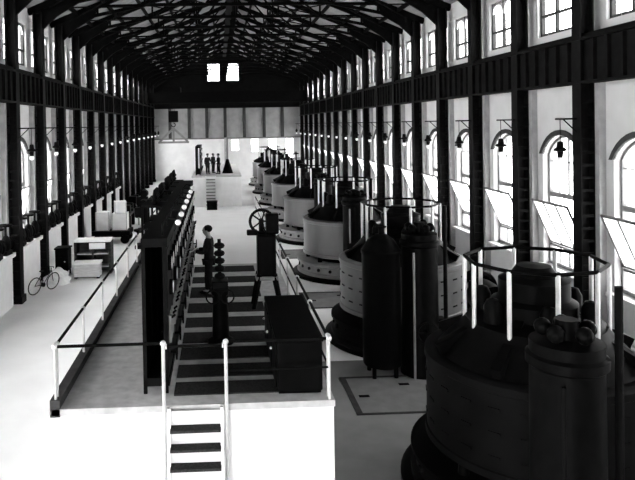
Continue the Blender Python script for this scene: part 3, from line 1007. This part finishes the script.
# heap of canvas
bm = bmesh.new()
bmesh.ops.create_icosphere(bm, subdivisions=4, radius=1)
for v in bm.verts:
    p = v.co
    n = .12*math.sin(5*p.x+2*p.z)+.1*math.sin(7*p.y+3*p.x)+.07*math.sin(11*p.z+4*p.y)
    q = p*(1+n)
    v.co = Vector((q.x*.55, q.y*.5, max(0, q.z*.5+.12)))
me = D.meshes.new('canvas_heap')
bm.to_mesh(me)
bm.free()
me.materials.append(M['canvas'])
me.polygons.foreach_set('use_smooth', [True]*len(me.polygons))
o = D.objects.new('canvas_heap', me)
o.location = (-7.2, 28.7, 0)
COL.objects.link(o)
tag(o, 'crumpled heap of pale canvas on floor near the bicycle', 'canvas')
# cabinet and chest
r = empty('open_cabinet', (-6.0, 30.6, 0), 'tall open-front cabinet with pale top and dark sides', 'cabinet')
MB().box(-.85, .85, -.4, .4, 1.5, 1.6).build('top', M['whitepaint'], r, bevel=.01)
for x in (-.8, .8): MB().box(x-.06, x+.06, -.38, .38, 0, 1.5).build('side_panel', M['darkwood'], r)
MB().box(-.05, .05, -.36, .36, 0, 1.5).build('divider', M['darkwood'], r)
MB().box(-.76, .76, .3, .36, 0, 1.5).build('back_panel', M['darkwood'], r)
for z in (.3, .9): MB().box(-.74, .74, -.3, .32, z, z+.05).build('shelf', M['wood'], r)
MB().box(-.15, .6, -.41, -.37, 1.18, 1.46).build('drawer', M['whitepaint'], r, bevel=.01)
r = empty('low_chest', (-6.1, 29.6, 0), 'low pale wooden chest in front of the open cabinet', 'chest')
MB().box(-.58, .58, -.3, .3, .08, .66).build('body', M['wood'], r, bevel=.015)
MB().box(-.62, .62, -.34, .34, .66, .74).build('lid', M['whitepaint'], r, bevel=.015)
for x in (-.5, .5): MB().box(x-.07, x+.07, -.28, .28, 0, .08).build('foot', M['darkwood'], r)
# cart with crates
r = empty('flat_cart', (-6.4, 38.6, 0), 'low dark flat cart loaded with pale crates, left aisle', 'cart')
MB().box(-1.1, 1.1, -.8, .8, .5, .75).build('deck', M['machine'], r, bevel=.02)
for x in (-.8, .8):
    for y in (-.72, .72): MB().cyl((x, y-.06, .26), (x, y+.06, .26), .26, n=20).build('wheel', M['iron'], r)
MB().cyl((-.8, -.7, .26), (-.8, .7, .26), .04).cyl((.8, -.7, .26), (.8, .7, .26), .04).build('axle', M['iron'], r)
MB().box(-.7, .7, -.5, .5, .35, .5).build('chassis', M['iron'], r)
def crate(loc, sx_, sy_, sz_, lab, rz=0):
    r = empty('packing_crate', loc, lab, 'crate', 'pale crates on the cart', rz=rz)
    MB().box(-sx_/2+.02, sx_/2-.02, -sy_/2+.02, sy_/2-.02, .01, sz_-.01).build('boards', M['whitepaint'], r)
    for x in (-1, 1):
        for y in (-1, 1): MB().box(x*sx_/2-.03*(1+x), x*sx_/2+.03*(1-x), y*sy_/2-.03*(1+y), y*sy_/2+.03*(1-y), 0, sz_).build('batten', M['wood'], r, smooth=False)
    return r
crate((-6.95, 38.5, .75), .8, .8, 1.1, 'pale crate at the left end of the cart')
crate((-5.95, 38.6, .75), .9, .9, 1.0, 'wide pale crate at the right end of the cart')
crate((-5.95, 38.6, 1.75), .7, .7, .7, 'small pale crate stacked on top of the wide crate', rz=.2)
# machines further along the left aisle
def lathe_machine(loc, lab):
    r = empty('machine_lathe', loc, lab, 'machine tool', 'machine tools in the left aisle')
    for y in (-.9, .9): MB().box(-.3, .3, y-.22, y+.22, 0, .85).build('leg', M['machine'], r, bevel=.03)
    MB().box(-.28, .28, -1.4, 1.4, .85, 1.05).build('bed', M['machine'], r, bevel=.02)
    MB().box(-.3, .3, -1.35, -.7, 1.05, 1.6).build('headstock', M['machine'], r, bevel=.06)
    MB().cyl((0, -.7, 1.35), (0, -.55, 1.35), .2, n=20).build('chuck', M['basegrey'], r)
    MB().box(-.2, .2, .8, 1.15, 1.05, 1.5).build('tailstock', M['machine'], r, bevel=.04)
    MB().box(-.32, .32, -.1, .3, 1.05, 1.25).build('carriage', M['machine'], r, bevel=.03)
    return r
lm = lathe_machine((-6.3, 44.5, 0), 'first dark machine lathe from camera in the left aisle')
dup(lm, (-6.6, 50.0, 0), 'second dark machine lathe from camera in the left aisle')
dup(lm, (-4.9, 57.0, 0), 'third dark machine lathe from camera in the left aisle')

def drill_press(loc, lab):
    r = empty('drill_press', loc, lab, 'machine tool', 'drill presses in the left aisle')
    MB().box(-.4, .4, -.5, .5, 0, .2).build('base', M['machine'], r, bevel=.03)
    MB().cyl((.2, 0, .2), (.2, 0, 2.3), .13).build('column', M['machine'], r)
    MB().cyl((-.15, 0, .95), (-.15, 0, 1.05), .35, n=20).box(-.15, .2, -.08, .08, .88, .98).build('table', M['machine'], r)
    MB().box(-.4, .35, -.2, .2, 1.75, 2.3).build('head', M['machine'], r, bevel=.05)
    MB().cyl((-.2, 0, 1.3), (-.2, 0, 1.8), .05).build('spindle', M['basegrey'], r)
    MB().cyl((.1, -.3, 2.5), (.1, .3, 2.5), .25, n=20).box(.05, .15, -.05, .05, 2.2, 2.5).build('belt_pulley', M['iron'], r)
    return r
dp = drill_press((-4.4, 36.5, 0), 'nearest dark drill press in the aisle left of switchboard')
for q_, (x, y, w_) in enumerate(((-5.0, 42.0, 'second'), (-3.9, 48.0, 'third'), (-4.3, 52.5, 'fourth'))):
    dup(dp, (x, y, 0), '%s dark drill press from the camera, left aisle' % w_)
# ------------------------------------------------------------------ people
def skin_mesh(name, verts, edges, rad, root, m, parent=None, sub=1):
    me = D.meshes.new(name)
    me.from_pydata(verts, edges, [])
    o = D.objects.new(name, me)
    COL.objects.link(o)
    md = o.modifiers.new('skin', 'SKIN')
    if not me.skin_vertices: me.skin_vertices.new()
    sv = me.skin_vertices[0].data
    for i, r_ in enumerate(rad):
        sv[i].radius = r_ if isinstance(r_, tuple) else (r_, r_)
        sv[i].use_root = (i == root)
    o.modifiers.new('sub', 'SUBSURF').levels = sub
    o.modifiers['sub'].render_levels = sub
    dg = bpy.context.evaluated_depsgraph_get()
    m2 = D.meshes.new_from_object(o.evaluated_get(dg))
    D.objects.remove(o)
    m2.materials.clear()
    m2.materials.append(m)
    m2.polygons.foreach_set('use_smooth', [True]*len(m2.polygons))
    ob = D.objects.new(name, m2)
    COL.objects.link(ob)
    if parent is not None: ob.parent = parent
    return ob
class Sk:
    def __init__(s): s.v, s.e, s.r = [], [], []
    def p(s, co, r, to=None):
        s.v.append(tuple(co))
        s.r.append(r)
        if to is not None: s.e.append((to, len(s.v)-1))
        return len(s.v)-1
def person(loc, rz, lab, armL, armR, stride=.0, coat='cloth', hat=False, headtilt=.0, group=None):
    """faces -Y before rotation; armL/armR = (elbow, wrist) offsets from shoulder"""
    r = empty('person', loc, lab, 'person', group, rz=rz)
    b = Sk()
    c = Sk()
    t = Sk()
    pel = b.p((0, 0, .95), (.13, .1))
    sp = b.p((0, .01, 1.15), (.125, .09), pel)
    ch = b.p((0, .0, 1.35), (.14, .1), sp)
    ne = b.p((0, .005, 1.49), (.056, .056), ch)
    hy = -.02-headtilt
    hd0 = b.p((0, hy, 1.56), (.062, .07), ne)
    hd1 = b.p((0, hy-.01, 1.63), (.075, .092), hd0)
    hd2 = b.p((0, hy, 1.70), (.07, .085), hd1)
    b.p((0, hy+.01, 1.735), (.04, .05), hd2)
    nose = b.p((0, hy-.112, 1.625), (.012, .012), hd1)
    cp = c.p((0, 0, .86), (.165, .125))
    c1 = c.p((0, 0, 1.0), (.15, .115), cp)
    c2 = c.p((0, .01, 1.15), (.145, .11), c1)
    c3 = c.p((0, 0, 1.35), (.165, .12), c2)
    c4 = c.p((0, .005, 1.46), (.075, .075), c3)
    tp = t.p((0, 0, .95), (.14, .11))
    for s_, (el, wr) in ((-1, armL), (1, armR)):
        sh = Vector((s_*.19, 0, 1.39))
        el = sh+Vector(el)
        wr = el+Vector(wr)
        a0 = b.p(sh, .055, ch)
        a1 = b.p(el, .042, a0)
        a2 = b.p(wr, .028, a1)
        d = (wr-el).normalized()
        side = d.cross(Vector((0, 0, 1)))
        side = side.normalized() if side.length > .1 else Vector((1, 0, 0))
        pa = b.p(wr+d*.06, (.038, .022), a2)
        pl = wr+d*.09
        dn = d.cross(side).normalized()
        for k, ln in enumerate((.07, .08, .075, .058)):
            off = side*((k-1.5)*.021)
            f1 = b.p(pl+off+d*.01, .0095, pa)
            f2 = b.p(pl+off+d*(ln*.55), .009, f1)
            b.p(pl+off+d*(ln*.85)+dn*(-.02), .008, f2)
        th = b.p(wr+d*.045-side*.045, .0105, pa)
        b.p(wr+d*.085-side*.06, .009, th)
        s0 = c.p(sh, .075, c3)
        s1 = c.p(el, .058, s0)
        c.p(wr-d*.02, .044, s1)
        yk = s_*stride
        h0 = b.p((s_*.09, 0, .88), .09, pel)
        k0 = b.p((s_*.1, -.02+yk*.5, .48), .06, h0)
        an = b.p((s_*.105, .02+yk, .09), .042, k0)
        b.p((s_*.115, -.14+yk, .035), (.042, .032), an)
        t0 = t.p((s_*.09, 0, .88), .105, tp)
        t1 = t.p((s_*.1, -.02+yk*.5, .48), .08, t0)
        t.p((s_*.105, .02+yk, .1), .065, t1)
    b.r = [(q[0]*1.22, q[1]*1.22) if 4 <= i_ <= 7 else q for i_, q in enumerate(b.r)]
    c.r = [(q[0]*1.18, q[1]*1.18) if isinstance(q, tuple) else q*1.2 for q in c.r]
    t.r = [(q[0]*1.1, q[1]*1.1) if isinstance(q, tuple) else q*1.12 for q in t.r]
    skin_mesh('body', b.v, b.e, b.r, pel, M['skin'], r, 2)
    skin_mesh('jacket', c.v, c.e, c.r, cp, M[coat], r, 2)
    skin_mesh('trousers', t.v, t.e, t.r, tp, M[coat], r, 2)
    for s_ in (-1, 1):
        yk = s_*stride
        MB().ball((s_*.112, -.06+yk, .045), .1, sq=(.48, 1.35, .45)).build('shoe', M['hair'], r)
        MB().ball((s_*.03, hy-.105, 1.645), .01, n=8).build('eye', M['hair'], r)
        MB().ball((s_*.078, hy+.01, 1.63), .03, n=8, sq=(.35, .7, 1.1)).build('ear', M['skin'], r)
    MB().box(-.025, .025, hy-.098, hy-.088, 1.578, 1.586).build('mouth', M['hair'], r)
    h = MB()
    h.ball((0, hy+.03, 1.685), .112, n=18, sq=(.86, 1.0, .85))
    h.build('hair', M['hair'], r)
    if hat:
        MB().lathe([(.001, .1), (.1, .09), (.105, .02), (.105, 0), (.001, 0)], (0, hy, 1.71), 20).cyl((0, hy-.1, 1.715), (0, hy-.1, 1.722), .07, n=16).build('cap', M['cloth'], r)
    return r
man = person((-.29, 16.05, ZP+.02), -PI/2-.15, 'person in dark suit standing on platform, holding a paper', ((-.04, -.06, -.28), (.06, -.26, .02)), ((.04, -.08, -.28), (-.06, -.25, .04)), stride=.08, headtilt=.02)
# paper in the hands
pp = MB().box(-.11, .11, -.15, .15, 0, .008).build('paper_sheet', M['paper'], smooth=False)
pp.rotation_euler = (0, -.5, -.15)
pp.location = (-.69, 15.98, ZP+1.17)
tag(pp, 'white paper sheet held by the person on near platform', 'paper')
person((-.98, 56.5, ZP), .4, 'left person in dark clothes standing on the far platform', ((-.06, 0, -.29), (0, -.05, -.26)), ((.06, -.06, -.28), (-.05, -.22, .04)), coat='cloth2', hat=True, group=None)
person((-.02, 56.2, ZP), -1.2, 'right person in dark clothes standing on the far platform', ((-.06, -.05, -.28), (.05, -.24, .02)), ((.06, 0, -.29), (0, -.05, -.26)), stride=.06, hat=True)
person((-.5, 57.4, ZP), 1.0, 'middle person in charcoal clothes between two others, far platform', ((-.06, 0, -.29), (0, -.05, -.26)), ((.06, 0, -.29), (0, -.05, -.26)), coat='cloth2')
# box at the foot of the far stairs
r = empty('tool_chest', (-.6, 52.2, 0), 'black chest on pale floor at the foot of far stairs', 'chest')
MB().box(-.42, .42, -.3, .3, 0, .6).build('body', M['machine'], r, bevel=.02)
MB().box(-.45, .45, -.33, .33, .6, .72).build('lid', M['machine'], r, bevel=.03)
for x in (-.46, .46): MB().torus(.07, .012, (x, 0, .4), RY(PI/2), n=14, m=6).build('handle', M['iron'], r)
# conical capstan on the far platform
r = empty('valve_stand', (.78, 57.0, ZP), 'dark cone-based stand with pole on far platform', 'stand')
MB().lathe([(.001, 0), (.5, 0), (.45, .15), (.2, .95), (.12, 1.25), (.001, 1.25)], n=20).build('base', M['machine'], r)
MB().cyl((0, 0, 1.2), (0, 0, 3.2), .09, n=10).build('pole', M['basegrey'], r)
# plant on the floor between the platforms
r = empty('capstan_winch', (1.4, 40.0, 0), 'small dark winch on the floor beyond near platform', 'winch')
MB().box(-.7, .7, -.4, .4, 0, .15).build('bedplate', M['machine'], r)
MB().cyl((-.5, 0, .55), (.5, 0, .55), .28, n=20).build('drum', M['machine'], r)
for x in (-.55, .55): MB().prism([(-.35, .15), (.35, .15), (.12, .8), (-.12, .8)], .08, lambda a, b_, c: (x+c-.04, a, b_)).build('side_frame', M['iron'], r, smooth=False)
